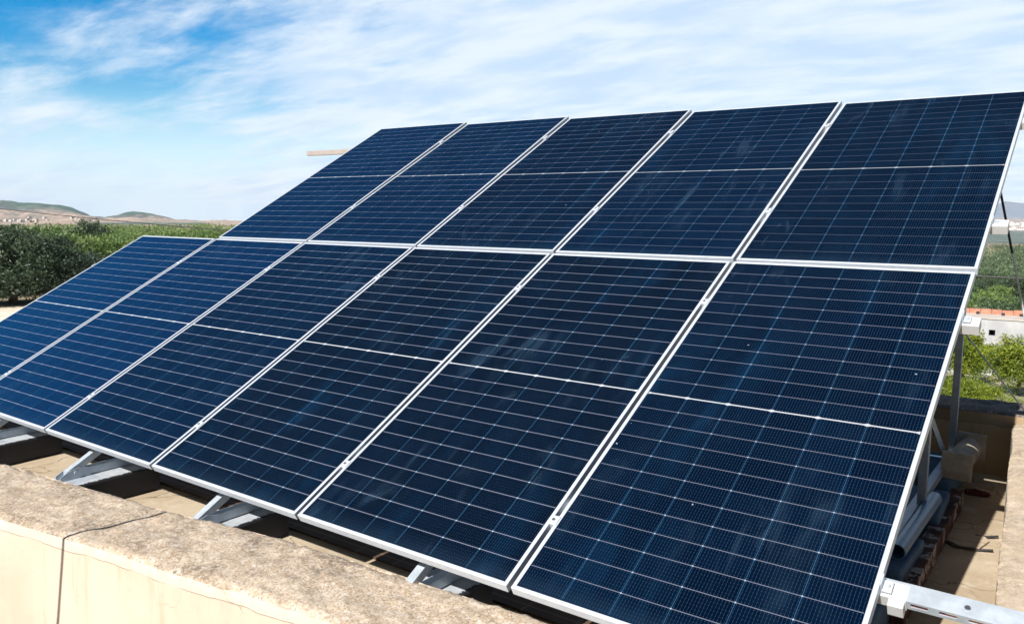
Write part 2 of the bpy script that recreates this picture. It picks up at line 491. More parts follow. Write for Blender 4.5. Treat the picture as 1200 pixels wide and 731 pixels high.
# ------------------------------------------------------------------ terrain
def interp(d, ks):
    ld = np.log(np.maximum(d, 1.0))
    return np.interp(ld, np.log([k[0] for k in ks]), [k[1] for k in ks])
LEFT = [(1, -4.0), (30, -4.05), (57, -4.4), (90, -5.7), (150, -7.2), (300, -10.5), (480, -9.6), (900, -15.5), (1500, -22.0), (2000, -26.6), (2600, -36), (4000, -75), (9000, -140), (20000, -320)]
RIGHT = [(1, -4.0), (22, -5.4), (40, -6.1), (48, -6.7), (60, -8.1), (90, -10.0), (150, -12.0), (400, -17.2), (600, -18.4), (1200, -29), (2200, -38), (3500, -44), (6000, -17), (9000, -60), (20000, -120)]
def smooth(x, a, b):
    q = np.clip((x-a)/(b-a), 0, 1); return q*q*(3-2*q)
def terrain_z(d, az, fine=True):
    """d metres from the roof corner the photograph was taken at, az degrees clockwise from +Y"""
    zl = interp(d, LEFT); zr = interp(d, RIGHT)
    wr = smooth(az, -45, -18) * (1-smooth(az, 60, 110))
    z = zl*(1-wr) + zr*wr
    # rocky hills on the left, about 2.6 km away
    A = np.array([-100, -86, -78, -70, -67.7, -65.1, -64, -63, -62.2, -61.4, -60.7, -60.2, -59.5, -58.8, -58, -50], float)
    H = np.array([0, 10, 26, 44, 50, 43, 33, 13, 10, 15, 22, 23, 17, 6, 0, 0], float)
    z = z + np.interp(az, A, H)*np.exp(-((d-2600)/520.0)**2)
    if fine:
        z = z + .35*np.sin(d*.021+az*.7)*smooth(d, 120, 500) + 1.6*np.sin(az*2.1+d*.0031)*np.sin(az*.83)*smooth(d, 1200, 3000)
    return z
def at(az, d, dz=0.0):
    a = rad(az)
    return Vector((CAM.x + d*math.sin(a), CAM.y + d*math.cos(a), float(terrain_z(np.array(d), np.array(az))) + dz))

az_l = np.unique(np.concatenate([np.arange(-180, -90, 6.), np.arange(-90, -72, 1.), np.arange(-72, -50, .2), np.arange(-50, -14, 1.5), np.arange(-14, 6, .25), np.arange(6, 180, 6.)]))
d_l = np.unique(np.concatenate([[0.0], np.geomspace(2, 60, 26), np.geomspace(60, 1500, 60), np.linspace(1500, 4000, 60), np.geomspace(4000, 9600, 16)]))
AZ, D = np.meshgrid(az_l, d_l)
Z = terrain_z(np.maximum(D, 1), AZ)
for i in range(Z.shape[0]):
    if d_l[i] > 900:
        for j in range(Z.shape[1]):
            amp = 7.0 if d_l[i] > 1900 and az_l[j] < -55 else 1.0
            Z[i, j] += amp*mnoise.fractal(Vector((D[i, j]*math.sin(rad(AZ[i, j]))*.009, D[i, j]*math.cos(rad(AZ[i, j]))*.009, 0)), .8, 2.1, 6)
Xg = CAM.x + D*np.sin(np.radians(AZ)); Yg = CAM.y + D*np.cos(np.radians(AZ))
nd, na = D.shape
vs = np.stack([Xg.ravel(), Yg.ravel(), Z.ravel()], 1)
fs = []
for i in range(nd-1):
    for j in range(na):
        k = (j+1) % na
        if i == 0:
            fs.append((j, na+k, na+j)) if False else fs.append((i*na+j, i*na+k, (i+1)*na+k, (i+1)*na+j))
        else:
            fs.append((i*na+j, i*na+k, (i+1)*na+k, (i+1)*na+j))
fs = [f[::-1] for f in fs[na:]] + [tuple(range(na, 2*na))]
ground = mesh_obj('ground', vs, fs, None, None, True)
setp(ground, kind='structure')
# land use, as an attribute
azr, dr = AZ.ravel(), D.ravel()
def blend(c, col, wgt):
    return c*(1-wgt[:, None]) + np.array(col)[None]*wgt[:, None]
c = np.tile(np.array([.36, .28, .19]), (len(dr), 1))
c = blend(c, (.98, .86, .70), (1-smooth(dr, 50, 60))*(1-smooth(azr, -50, -40)))                 # bright sandy yard
c = blend(c, (.23, .20, .12), smooth(dr, 58, 70)*(1-smooth(dr, 380, 480))*(1-smooth(azr, -50, -40)))
c = blend(c, (.50, .40, .32), smooth(dr, 420, 520)*(1-smooth(azr, -50, -40)))                  # pale fields
c = blend(c, (.135, .20, .16), smooth(dr, 950, 1050)*(1-smooth(dr, 1350, 1450))*smooth(azr, -63.6, -62.8)*(1-smooth(azr, -57, -55)))  # dark green strip
c = blend(c, (.23, .225, .21), smooth(dr, 2050, 2250)*(1-smooth(azr, -56, -52)))
gh = smooth(Z.ravel(), -28, -14)*smooth(dr, 2150, 2350)*smooth(azr, -69, -66.5)*(1-smooth(azr, -56, -52))
c = blend(c, (.045, .135, .095), gh)
rw = smooth(azr, -40, -20)
c = blend(c, (.44, .40, .27), rw*(1-smooth(dr, 60, 80)))
c = blend(c, (.34, .34, .17), rw*smooth(dr, 50, 62)*(1-smooth(dr, 500, 560)))
c = blend(c, (.50, .37, .26), rw*smooth(dr, 530, 580)*(1-smooth(dr, 760, 820)))
c = blend(c, (.12, .18, .15), rw*smooth(dr, 780, 860)*(1-smooth(dr, 2300, 2700)))
c = blend(c, (.60, .55, .50), rw*smooth(dr, 2500, 2900)*(1-smooth(dr, 3900, 4300)))
c = blend(c, (.40, .33, .30), rw*smooth(dr, 4200, 4600))
ca = ground.data.color_attributes.new('land', 'FLOAT_COLOR', 'POINT')
ca.data.foreach_set('color', np.concatenate([c, np.ones((len(dr), 1))], 1).ravel())
m, t = new_mat('land')
lc = t.n('ShaderNodeAttribute', attribute_name='land').outputs['Color']
pos = t.n('ShaderNodeNewGeometry').outputs['Position']
dist = t.n('ShaderNodeVectorMath', {0: pos}, operation='LENGTH').outputs['Value']
near = t.noise(pos, 1.3, 8, .65); far = t.noise(pos, .012, 8, .7, .4); mid = t.noise(pos, .09, 6, .65)
c = t.mix(t.ramp(near, .35, .65), (.86, .86, .86), (1.12, 1.12, 1.12))
c = t.mix(1.0, lc, c, 'MULTIPLY')
fm = t.mix(t.ramp(far, .40, .60), (.62, .66, .68), (1.3, 1.2, 1.14))
rk = t.noise(pos, .055, 7, .75, .3)
fm = t.mix(1.0, fm, t.mix(t.ramp(rk, .42, .58), (.50, .56, .60), (1.35, 1.28, 1.25)), 'MULTIPLY')
c = t.mix(t.ramp(dist, 150, 600), c, t.mix(1.0, c, fm, 'MULTIPLY'))
# scrub and single olive trees dotted over the far land
vo = t.n('ShaderNodeTexVoronoi', {'Vector': pos, 'Scale': .085, 'Randomness': .75}).outputs['Distance']
dots = t.m('MULTIPLY', t.m('LESS_THAN', vo, .30), t.m('MULTIPLY', t.ramp(dist, 450, 650), t.ramp(t.noise(pos, .004, 4, .6), .40, .52)))
c = t.mix(t.m('MULTIPLY', dots, .7), c, (.085, .12, .07))
grass = t.m('MULTIPLY', t.ramp(t.noise(pos, .35, 5, .6), .50, .60), t.ramp(dist, 90, 30, 0, .55))
gx = t.n('ShaderNodeSeparateXYZ', {0: pos}).outputs[0]
grass = t.m('MULTIPLY', grass, t.ramp(gx, -14, -6))
c = t.mix(grass, c, (.15, .20, .06))
finish(t, c, .95, 0, t.m('ADD', near, t.m('MULTIPLY', mid, 3)), .5, .25)
ground.data.materials.append(m)

# distant mountains on the right
def ridge(name, d, az0, az1, heights, zbase, depth, col):
    n = 120
    azs = np.linspace(az0, az1, n)
    hs = np.interp(azs, [h[0] for h in heights], [h[1] for h in heights])
    vs = []; fs = []
    for r_ in range(5):
        f_ = (0, .6, 1.0, .6, 0)[r_]
        for i, a in enumerate(azs):
            dd = d + (r_-2)*depth/2
            nzv = mnoise.fractal(Vector((a*1.3, r_*.7, d*.001)), 1.0, 2.0, 5)
            z = zbase + (hs[i]-zbase)*f_*(1 + .09*nzv)
            vs.append((CAM.x+dd*math.sin(rad(a)), CAM.y+dd*math.cos(rad(a)), z))
    for r_ in range(4):
        for i in range(n-1):
            fs.append((r_*n+i, r_*n+i+1, (r_+1)*n+i+1, (r_+1)*n+i))
    o = mesh_obj(name, vs, fs, simple(name+'_hazy_rock', col, .95, 0, .2, .004), None, True)
    return setp(o, kind='structure')
ridge('mountains', 8200, -30, 25, [(-30, 12), (-14, 40), (-9, 70), (-6.6, 66), (-5.6, 118), (-5.0, 112), (-4.1, 88), (-2, 118), (5, 60), (14, 40), (25, 0)], -100, 1400, (.10, .15, .22))  # blue of distance haze painted into the rock colour

# ------------------------------------------------------------------ the house roof we look across
FZ = -0.36
house = empty('flat_roofed_house', (3, 2, -4.2), 'cream plastered house whose flat roof carries the two rows of solar panels', 'house')
def sub(o, parent=house):
    o.parent = parent
    o.matrix_parent_inverse = Matrix.Translation(parent.location).inverted()
    return o

inner_front = [(-3.2, -0.86), (0, -.53), (2.37, -.28), (3.14, -.19), (3.93, -.11), (4.34, -.03), (4.94, .03), (5.51, .055), (5.94, .08), (7.3, .21)]
outer_front = [(-3.2, -1.50), (0, -1.08), (2.0, -.82), (3.27, -.65), (3.79, -.575), (4.62, -.465), (5.32, -.38), (7.3, -.12), (7.7, -.07)]
def line_at(pts, x, inv=False):
    a = [p[1] for p in pts] if inv else [p[0] for p in pts]
    b = [p[0] for p in pts] if inv else [p[1] for p in pts]
    return float(np.interp(x, a, b))

def wall_strip(name, fn_in, fn_out, s0, s1, ns, nw, ztop, zbot, mtop, mface, rough=.006, axis='x', seed=0, dips=0.0, zin=None):
    """a parapet: rough top grid as one part mesh plus plain faces dropping from both edges"""
    vs = []; fs = []; mats = []
    ss = np.linspace(s0, s1, ns)
    rows = []
    for i, s_ in enumerate(ss):
        a = fn_in(s_); b = fn_out(s_)
        row = []
        def P(o_, z):
            return (s_, o_, z) if axis == 'x' else (o_, s_, z)
        wob = lambda k: .006*mnoise.fractal(Vector((s_*7+seed, k*3.1, 0)), 1.0, 2.0, 4) + .010*mnoise.noise(Vector((s_*1.7+seed, k, 5)))
        a += wob(1); b += wob(2)
        sg = 1 if a > b else -1
        row.append(P(a, (zbot if zin is None else zin)))
        row.append(P(a, ztop-.07))
        row.append(P(a, ztop-.012))
        for j in range(nw+1):
            f_ = j/nw
            o_ = a + (b-a)*(.012 + .976*f_)
            q = Vector((s_*9+seed, o_*9, 0))
            z = ztop + rough*mnoise.fractal(q, 1.0, 2.1, 5) + rough*1.2*mnoise.noise(q*.22)
            e = min(f_, 1-f_)*abs(b-a)
            z -= max(0, .026-e)*.42*(1+1.1*mnoise.noise(Vector((s_*26+seed, f_*2, 3)))+.9*mnoise.noise(Vector((s_*6+seed, f_*2, 7))))
            row.append(P(o_, z))
        row.append(P(b, ztop-.014))
        row.append(P(b, ztop-.05 + .006*mnoise.noise(Vector((s_*13, 8, 1)))))
        row.append(P(b, ztop-.35)); row.append(P(b, zbot))
        rows.append(row)
    n = len(rows[0])
    for r_ in rows: vs += r_
    for i in range(ns-1):
        for j in range(n-1):
            fs.append((i*n+j, i*n+j+1, (i+1)*n+j+1, (i+1)*n+j))
            mats.append(1 if (j < 2 or j >= n-4) else 0)
    fs.append(tuple(range(n))); mats.append(1)
    fs.append(tuple((ns-1)*n + k for k in range(n-1, -1, -1))); mats.append(1)
    o = mesh_obj(name, vs, fs, mtop)
    o.data.materials.append(mface)
    o.data.polygons.foreach_set('material_index', mats)
    import bmesh
    bm = bmesh.new(); bm.from_mesh(o.data); bmesh.ops.recalc_face_normals(bm, faces=bm.faces); bm.to_mesh(o.data); bm.free()
    for p in o.data.polygons: p.use_smooth = True
    o.data.set_sharp_from_angle(angle=rad(50))
    return sub(o)

PZ = -0.12
wall_strip('front_parapet', lambda s_: line_at(inner_front, s_), lambda s_: line_at(outer_front, s_), -3.2, 7.28, 620, 34, PZ, -4.3, M['screed'], M['plaster'], .0095, 'x', 1, zin=FZ-.05)
inner_right = [(.2, 7.215), (.95, 7.165), (1.94, 7.10), (3.71, 6.975), (3.85, 6.965)]
wall_strip('right_parapet', lambda s_: line_at(inner_right, s_), lambda s_: line_at(inner_right, s_)+.55, -.05, 3.85, 260, 30, 0.0, -6.2, M['screed_right'], M['plaster'], .006, 'y', 11, zin=FZ-.05)
inner_back = [(-3.2, 3.30), (6.54, 3.79), (7.6, 3.87)]
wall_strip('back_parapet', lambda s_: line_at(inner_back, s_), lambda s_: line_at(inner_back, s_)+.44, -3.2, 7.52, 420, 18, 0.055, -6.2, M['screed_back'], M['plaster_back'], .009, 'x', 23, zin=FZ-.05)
wall_strip('left_parapet', lambda s_: -2.72, lambda s_: -3.2, -1.1, 3.5, 120, 10, -.12, -4.4, M['screed'], M['plaster'], .006, 'y', 31, zin=FZ-.05)
# floor, with subdivisions only for a slight unevenness
n = 90
xs = np.linspace(-3.0, 7.4, n); ys = np.linspace(-1.2, 3.95, 60)
vs = []
for y_ in ys:
    for x_ in xs:
        yl = line_at(inner_front, x_) - .06
        yy_ = yl + (3.95-yl)*(y_+1.2)/5.15
        vs.append((x_, yy_, FZ + .006*mnoise.fractal(Vector((x_*1.3, yy_*1.3, 0)), 1, 2, 4)))
fs = [(j*n+i, j*n+i+1, (j+1)*n+i+1, (j+1)*n+i) for j in range(59) for i in range(n-1)]
sub(mesh_obj('roof_floor', vs, fs, M['floor'], None, True))
b = MB().box((-2.6, .45, FZ-.01), (6.42, 3.2, FZ+.014))  # dark sheet starts near the panels' shadow edge, deepening the shade
sub(b.build('floor_tiles', M['tiles']))

# ------------------------------------------------------------------ panels
RT = Matrix.Rotation(TILT, 4, 'X')
P_ = PW + GAP
def make_panel():
    root = empty('solar_panel')
    b = MB()
    T = .035
    # frame: four mitred bars, top lip and side walls
    o = [(0, 0), (PW, 0), (PW, PH), (0, PH)]
    i_ = [(LIP, LIP), (PW-LIP, LIP), (PW-LIP, PH-LIP), (LIP, PH-LIP)]
    for k in range(4):
        k2 = (k+1) % 4
        a0, a1, c0, c1 = o[k], o[k2], i_[k], i_[k2]
        vs = [(*a0, 0), (*a1, 0), (*c1, 0), (*c0, 0), (*a0, -T), (*a1, -T), (*c1, -T), (*c0, -T)]
        b.add(vs, [(0,1,2,3), (4,7,6,5), (0,4,5,1), (2,6,7,3), (1,5,6,2), (0,3,7,4)])
    b.build('panel_frame', M['alu'], root, bevel=.0012)
    g = MB().box((LIP-.004, LIP-.004, -.008), (PW-LIP+.004, PH-LIP+.004, -.0022))
    g.build('glass_with_cells', M['cells'], root)
    bk = MB().box((LIP, LIP, -.0095), (PW-LIP, PH-LIP, -.0085))
    bk.build('back_sheet', M['plastic_white'], root)
    j = MB().box((PW/2-.05, PH/2-.03, -.028), (PW/2+.05, PH/2+.03, -.0097))
    j.build('junction_box', M['dark'], root, bevel=.002)
    return root
def copy_tree(o, parent=None):
    c_ = o.copy(); COL.objects.link(c_)
    if parent: c_.parent = parent
    for ch in o.children: copy_tree(ch, c_)
    return c_

proto = make_panel()
pl = {('l', 0): 'leftmost panel of the lower row, the only one with no panel above it',
      ('l', 1): 'dark blue panel of the lower row, second from its left end',
      ('l', 2): 'dark panel of the lower row, third from its left end',
      ('l', 3): 'dark panel in the middle of the lower row, fourth from the left',
      ('l', 4): 'panel of the lower row with wiped smears near its top, second from the right',
      ('l', 5): 'rightmost and nearest panel of the lower row, by the sunlit right parapet',
      ('u', 1): 'leftmost panel of the upper row, against the sky beside the beige bar',
      ('u', 2): 'panel of the upper row, second from its left end',
      ('u', 3): 'middle panel of the upper row',
      ('u', 4): 'panel of the upper row, second from its right end',
      ('u', 5): 'rightmost panel of the upper row, its top corner highest in the photo'}
PCOL = {('l', 0): (1, .85, .2), ('l', 1): (1, .8, .2), ('l', 2): (.95, .35, .3), ('l', 3): (.85, .12, .4), ('l', 4): (.75, .10, 1.0), ('l', 5): (.55, .18, .5),  # painted line glint, painted sky blue, smear strength of each panel
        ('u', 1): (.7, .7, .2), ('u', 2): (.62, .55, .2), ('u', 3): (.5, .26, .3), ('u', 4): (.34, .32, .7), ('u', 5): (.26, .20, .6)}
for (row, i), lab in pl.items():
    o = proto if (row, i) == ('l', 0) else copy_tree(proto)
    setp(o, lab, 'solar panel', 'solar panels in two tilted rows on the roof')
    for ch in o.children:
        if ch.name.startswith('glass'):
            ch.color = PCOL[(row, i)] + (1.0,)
    if row == 'l':
        o.matrix_world = RT @ Matrix.Translation((i*P_, 0, 0))
    else:
        uc = i*P_ + PW/2
        a = -.00235 - .0056*(uc-4)
        o.matrix_world = RT @ Matrix.Translation((i*P_+.0043, PH+.0198, .0014)) @ Matrix.Rotation(.0074, 4, 'Z') @ Matrix.Rotation(a, 4, 'X')

# ------------------------------------------------------------------ rack (plane coordinates u, v, n -> world through RT)
rack = empty('panel_mounting_rack', (6.67, 0, -.2), 'galvanised steel rack of rails, sloping beams and posts holding up all the panels', 'mounting rack')
def rsub(o): return sub(o, rack)
UEND = 6*PW + 5*GAP
RAILS = [(.437, UEND+.075, -.0365), (1.925, UEND+.064, -.0365), (2.80, UEND+.068, -.0365), (4.12, UEND+.05, -.052)]
def cprof(w_, h_, t_=.003, lip=.008):
    """C channel opening downwards, closed profile"""
    x = w_/2
    return [(-x, 0), (x, 0), (x, -h_), (x-lip, -h_), (x-lip, -h_+t_), (x-t_, -h_+t_), (x-t_, -t_), (-x+t_, -t_), (-x+t_, -h_+t_), (-x+lip, -h_+t_), (-x+lip, -h_), (-x, -h_)]
for k, (v, ue, n_) in enumerate(RAILS):
    b = MB()
    u0 = (-.03 if k < 2 else P_-.03)
    Mx = RT @ Matrix.Translation((u0, v, n_))
    b.prism(cprof(.062, .042), ue-u0, Mx)
    rsub(b.build('rail', M['white_metal'], bevel=.0008))
    # square sleeve closing the rail end
    b = MB()
    if k == 0:
        b.box((ue-.050, v-.056, n_-.050), (ue-.004, v-.0285, n_-.004), RT)
    else:
        b.box((ue-.074, v-.0335, n_-.047), (ue+.002, v+.0335, n_+.002), RT)
    rsub(b.build('rail_sleeve', M['white_metal'], bevel=.0025))
# slotted rail that runs on past the right end of the lower row
b = MB()
v, n_ = .437, -.0365
u0, u1 = UEND+.0, UEND+1.15
def seg(a, b_): b.box(a, b_, RT)
seg((u0-.1, v-.028, n_-.0035), (u1, v+.04, n_-.0005))                    # top flange
seg((u0-.1, v+.037, n_-.041), (u1, v+.04, n_-.0035))                    # rear web
zt, zs0, zs1, zb = n_-.0035, n_-.009, n_-.022, n_-.034
yf = v-.028
seg((u0-.1, yf, zs0), (u1, yf+.003, zt))
seg((u0-.1, yf, zb), (u1, yf+.003, zs1))
xx_ = u0-.1
while xx_ < u1:
    seg((xx_, yf, zs1), (min(xx_+.030, u1), yf+.003, zs0)); xx_ += .078
rsub(b.build('slotted_rail', M['beam']))
b = MB().box((u0+.075, yf+.0035, zs1-.002), (u1, yf+.0055, zs1+.004), RT)
rsub(b.build('slot_reflection', M['red_rag']))  # added strip: reddish reflection along the slot edges put into its colour
for xb in (UEND+.235, UEND+.60, UEND+.95):
    b = MB().tube([RT @ Vector((xb, v+.003, n_+.004)), RT @ Vector((xb, v+.003, n_-.001))], .009, 6)
    rsub(b.build('rail_bolt', M['bolt']))
# mid clamps at the seams, end clamps at the free edges
mc = None
def clamp_mesh():
    b = MB()
    b.box((-.020, -.022, .0006), (.020, .022, .0036))
    b.box((-.0085, -.022, -.036), (.0085, .022, .0006))
    o = b.build('mid_clamp', M['alu'], bevel=.0008)
    h = MB().tube([(0, 0, .0036), (0, 0, .008)], .0065, 6)
    hh = h.build('clamp_bolt', M['bolt'], o)
    return o
mcp = clamp_mesh()
first = True
for s_ in range(1, 6):
    for (v, off) in ((.33, 0), (1.87, 0), (2.86, 1), (4.13, 1)):
        if off and s_ < 2: continue
        o = mcp if first else copy_tree(mcp)
        first = False
        uu = s_*P_ - GAP/2
        if off: uu += .0043 - .0074*(v-PH)
        dz = 0 if not off else .0014 + (v-PH)*(-.00235-.0056*(uu-4))
        o.matrix_world = Matrix.Identity(4)
        o.parent = rack
        o.matrix_parent_inverse = Matrix.Translation(rack.location).inverted()
        o.matrix_basis = RT @ Matrix.Translation((uu, v, dz))
def end_clamp(u_, v_, sgn, dz=0):
    b = MB()
    Mx = RT @ Matrix.Translation((u_, v_, dz))
    b.box((-.006*sgn if sgn > 0 else 0, -.022, .0006), (0 if sgn > 0 else .006, .022, .004), Mx)
    b.box((0.0005 if sgn > 0 else -.0045, -.022, -.036), (.0045 if sgn > 0 else -.0005, .022, .004), Mx)
    b.box((0.0045 if sgn > 0 else -.032, -.022, -.030), (.032 if sgn > 0 else -.0045, .022, -.024), Mx)
    b.tube([Mx @ Vector((.018*sgn, 0, -.024)), Mx @ Vector((.018*sgn, 0, -.014))], .0075, 6)
    rsub(b.build('end_clamp', M['alu'], bevel=.0006))
for v_ in (.437, 1.925): end_clamp(UEND, v_, 1); end_clamp(0, v_-.2 if v_ > 1 else v_, -1)
end_clamp(UEND+.0043-.0074*.53, 2.80, 1, -.0085); end_clamp(P_+.0043, 2.80, -1)

# five triangular frames; X of the right edge of their blocks
BX = [0.42, 1.66, 2.86, 4.06, 5.39, 6.77]
for k, bx in enumerate(BX):
    xc = bx - (.17, .17, .17, .13, .12, .10)[k]
    zf = -.185
    off = -.083/math.cos(TILT)
    def zbeam(y): return y*math.tan(TILT) - .080/math.cos(TILT) - .058
    b = MB()
    L = 4.32 if k else 2.0
    Mx = Matrix.Translation((xc, -.06, zbeam(-.06)-.0)) @ RT @ Matrix.Rotation(rad(90), 4, 'Z')
    b.prism([(-.02, .02), (.02, .02), (.02, -.02), (-.02, -.02)], L, Mx)
    rsub(b.build('sloping_beam', M['beam'], bevel=.002))
    b = MB()
    Mx = Matrix.Translation((xc, -.075, zf)) @ Matrix.Rotation(rad(90), 4, 'Z')
    b.prism([(-.022, .022), (.022, .022), (.022, -.024), (-.022, -.024)], (3.72 if k else 1.9), Mx)
    rsub(b.build('base_beam', M['beam'], bevel=.002))
    # foot bracket that clasps both beams
    b = MB()
    for sx in (-1, 1):
        x_ = xc + sx*.0245
        prof_ = [(-.115, zf-.026), (.055, zf-.026), (.055, zf+.018), (-.01, zf+.036), (-.075, zf+.018), (-.115, zf-.004)]
        n6 = len(prof_)
        b.add([(x_, y_, z_) for y_, z_ in prof_] + [(x_+sx*.004, y_, z_) for y_, z_ in prof_],
              [tuple(range(n6)), tuple(range(2*n6-1, n6-1, -1))] + [(i, (i+1) % n6, n6+(i+1) % n6, n6+i) for i in range(n6)])
    b.box((xc-.09, -.118, zf-.0305), (xc+.11, .07, zf-.0265))
    for yb in (-.03,):
        b.tube([(xc-.036, yb, zf+.008), (xc+.036, yb, zf+.008)], .010, 6)
    rsub(b.build('foot_bracket', M['beam']))
    for yp in ((2.33, 3.5) if k == 5 else ((2.2, 3.3) if k else (1.45,))):
        b = MB()
        x_ = xc + ((.03 if yp < 3 else .0) if k == 5 else 0.044)
        b.box((x_-.02, yp-.022, zf-.02), (x_+.02, yp+.022, zbeam(yp)+.01))
        rsub(b.build('post', M['galv'], bevel=.002))
    if k == 0: continue
    b = MB()
    p0 = Vector((xc-.006, 2.36, .40)); p1 = Vector((xc-.006, 3.26, -.13))
    d_ = (p1-p0); ang = math.atan2(d_.z, d_.y)
    Mx = Matrix.Translation(p0) @ Matrix.Rotation(ang, 4, 'X') @ Matrix.Rotation(rad(90), 4, 'Z')
    b.prism([(-.003, .028), (.003, .028), (.003, -.028), (-.003, -.028)], d_.length, Mx)
    rsub(b.build('diagonal_brace', M['galv']))

# ballast blocks
def block(x1, y0, y1, lab, mat, w_=.27, h_=.145, rz=0):
    w2 = w_/2
    b = MB().box((-w2, -(y1-y0)/2, 0), (w2, (y1-y0)/2, h_))
    o = b.build('ballast_block', mat, bevel=.012)
    o.location = (x1-w2, (y0+y1)/2, FZ+.003)
    o.rotation_euler = (0, 0, rz)
    setp(o, lab, 'ballast block', 'concrete blocks weighing down the rack')
    return o
labs = ['black painted block under the rack foot below the leftmost panel',
        'black painted block at the far left edge of the photo, behind the front parapet',
        'black block with pale top, left of the thin shadow on the front parapet',
        'black painted block with pale top under the rack foot below the fourth lower panel',
        'black painted block barely seen over the parapet under the fifth lower panel']
for k in range(5):
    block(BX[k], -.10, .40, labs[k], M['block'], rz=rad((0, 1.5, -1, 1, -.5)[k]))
rl = ['blue grey block under the front foot of the rightmost rack frame',
      'blue grey block half hidden by the nearest panel edge, beside the beam end',
      'blue grey block beside the red beam, under the open mouth of the grey pipe',
      'blue grey block beside the red beam, under the far end of the grey pipe',
      'farthest blue grey block, carrying the stone baluster']
for (y0, y1), lab, rz in zip(((-.05, .40), (.86, 1.33), (1.50, 1.97), (2.36, 2.80), (2.99, 3.62)), rl, (0, 1, -1.5, 2, -1)):
    block(6.775 if y0 < 2.9 else 6.745, y0, y1, lab, M['block_shade_blue'], rz=rad(rz))

# pipe lying on the blocks
b = MB()
p0, p1 = Vector((6.725, 1.62, -.174)), Vector((6.735, 2.50, -.174))
N = 28
vs = []; fs = []
for q, rr in ((p0, .036), (p1, .036), (p1, .032), (p0, .032)):
    for k in range(N):
        a = 2*math.pi*k/N
        vs.append((q.x+rr*math.cos(a), q.y, q.z+rr*math.sin(a)))
for s_ in range(4):
    for k in range(N):
        fs.append((s_*N+k, s_*N+(k+1) % N, ((s_+1) % 4)*N+(k+1) % N, ((s_+1) % 4)*N+k))
b.add(vs, fs)
setp(b.build('plastic_pipe', M['pvc'], smooth=True), 'short grey blue plastic pipe lying on the blocks, its dark open end towards us', 'pipe')

# flaking red beam on the floor
b = MB()
ny = 60
vs = []; fs = []
for i in range(ny+1):
    y_ = 1.28 + (3.06-1.28)*i/ny
    for (ox, oz) in ((-.034, 0), (-.034, .088), (.040, .09), (.042, 0)):
        nn = .006*mnoise.fractal(Vector((y_*9, ox*20, oz*20)), 1, 2, 4)
        vs.append((6.785 - .006*i/ny*3 + ox + nn, y_ + .006*nn, FZ+.002 + oz + nn*(1 if oz else 0)))
for i in range(ny):
    for k in range(4):
        fs.append((i*4+k, i*4+(k+1) % 4, (i+1)*4+(k+1) % 4, (i+1)*4+k))
fs += [(0, 1, 2, 3), tuple(ny*4+k for k in (3, 2, 1, 0))]
b.add(vs, fs)
setp(b.build('wooden_beam', M['redbeam']), 'old dark red beam with flaking white patches lying beside the blue grey blocks', 'beam')

# cast stone baluster with square plinths leaning on the back wall
bal = empty('stone_baluster', (6.70, 3.5, FZ), 'weathered stone baluster with square end plates lying on the farthest block by the back wall', 'baluster')
A0 = Vector((6.758, 3.045, -.134)); A1 = Vector((6.768, 3.60, -.128))
ax = (A1-A0).normalized(); L = (A1-A0).length
rot = ax.to_track_quat('Y', 'Z').to_matrix().to_4x4()
Mx = Matrix.Translation(A0) @ rot
b = MB().box((-.080, 0, -.080), (.080, .036, .080), Mx)
sub(b.build('square_plinth', M['stone'], bevel=.003), bal)
b = MB().box((-.080, L-.036, -.080), (.080, L, .080), Mx)
sub(b.build('square_plinth', M['stone'], bevel=.003), bal)
prof = [(.034, .050), (.06, .056), (.08, .046), (.12, .054), (.20, .066), (.29, .070), (.36, .066), (.40, .060), (.43, .066), (.47, .064), (.49, .052), (L-.035, .058)]
vs = []; fs = []
N = 28
for (yy, rr) in prof:
    for k in range(N):
        a = 2*math.pi*k/N
        vs.append(Mx @ Vector((rr*math.cos(a), yy, rr*math.sin(a))))
for i in range(len(prof)-1):
    for k in range(N): fs.append((i*N+k, i*N+(k+1) % N, (i+1)*N+(k+1) % N, (i+1)*N+k))
b = MB().add(vs, fs)
sub(b.build('turned_shaft', M['stone'], smooth=True), bal)
# scraps on the floor
def scrap(pts, r, mat, name, lab, cat):
    b = MB().tube(pts, r, 8)
    return setp(b.build(name, mat, smooth=True), lab, cat)
scrap([(6.93, 2.56, FZ+.012), (6.955, 2.565, FZ+.008), (6.99, 2.575, FZ+.012), (7.03, 2.60, FZ+.016)], .006, M['dark'], 'cable_scrap', 'short black scrap of cable on the sunlit strip of floor, the farther of two', 'cable')
scrap([(6.81, 2.36, FZ+.014), (6.86, 2.335, FZ+.008), (6.92, 2.34, FZ+.008), (6.97, 2.355, FZ+.010), (7.03, 2.38, FZ+.014)], .006, M['dark'], 'cable_scrap', 'longer black scrap of cable running out of the shade, the nearer of two', 'cable')
vs = []; fs = []
nr = 16
for j in range(nr+1):
    for i in range(nr+1):
        x_ = i/nr; y_ = j/nr
        q = Vector((x_*3, y_*3, 2))
        vs.append((6.78+.13*x_ + .02*mnoise.noise(q*2), 3.28+.09*y_ + .03*mnoise.noise(q*2+Vector((9, 0, 0))), FZ+.008 + .028*abs(mnoise.fractal(q, 1, 2, 3))))
fs = [(j*(nr+1)+i, j*(nr+1)+i+1, (j+1)*(nr+1)+i+1, (j+1)*(nr+1)+i) for j in range(nr) for i in range(nr)]
o = mesh_obj('red_rag', vs, fs, M['red_rag'], None, True)
md = o.modifiers.new('thick', 'SOLIDIFY'); md.thickness = .003
setp(o, 'crumpled dark red rag on the shaded floor in front of the back wall', 'rag')
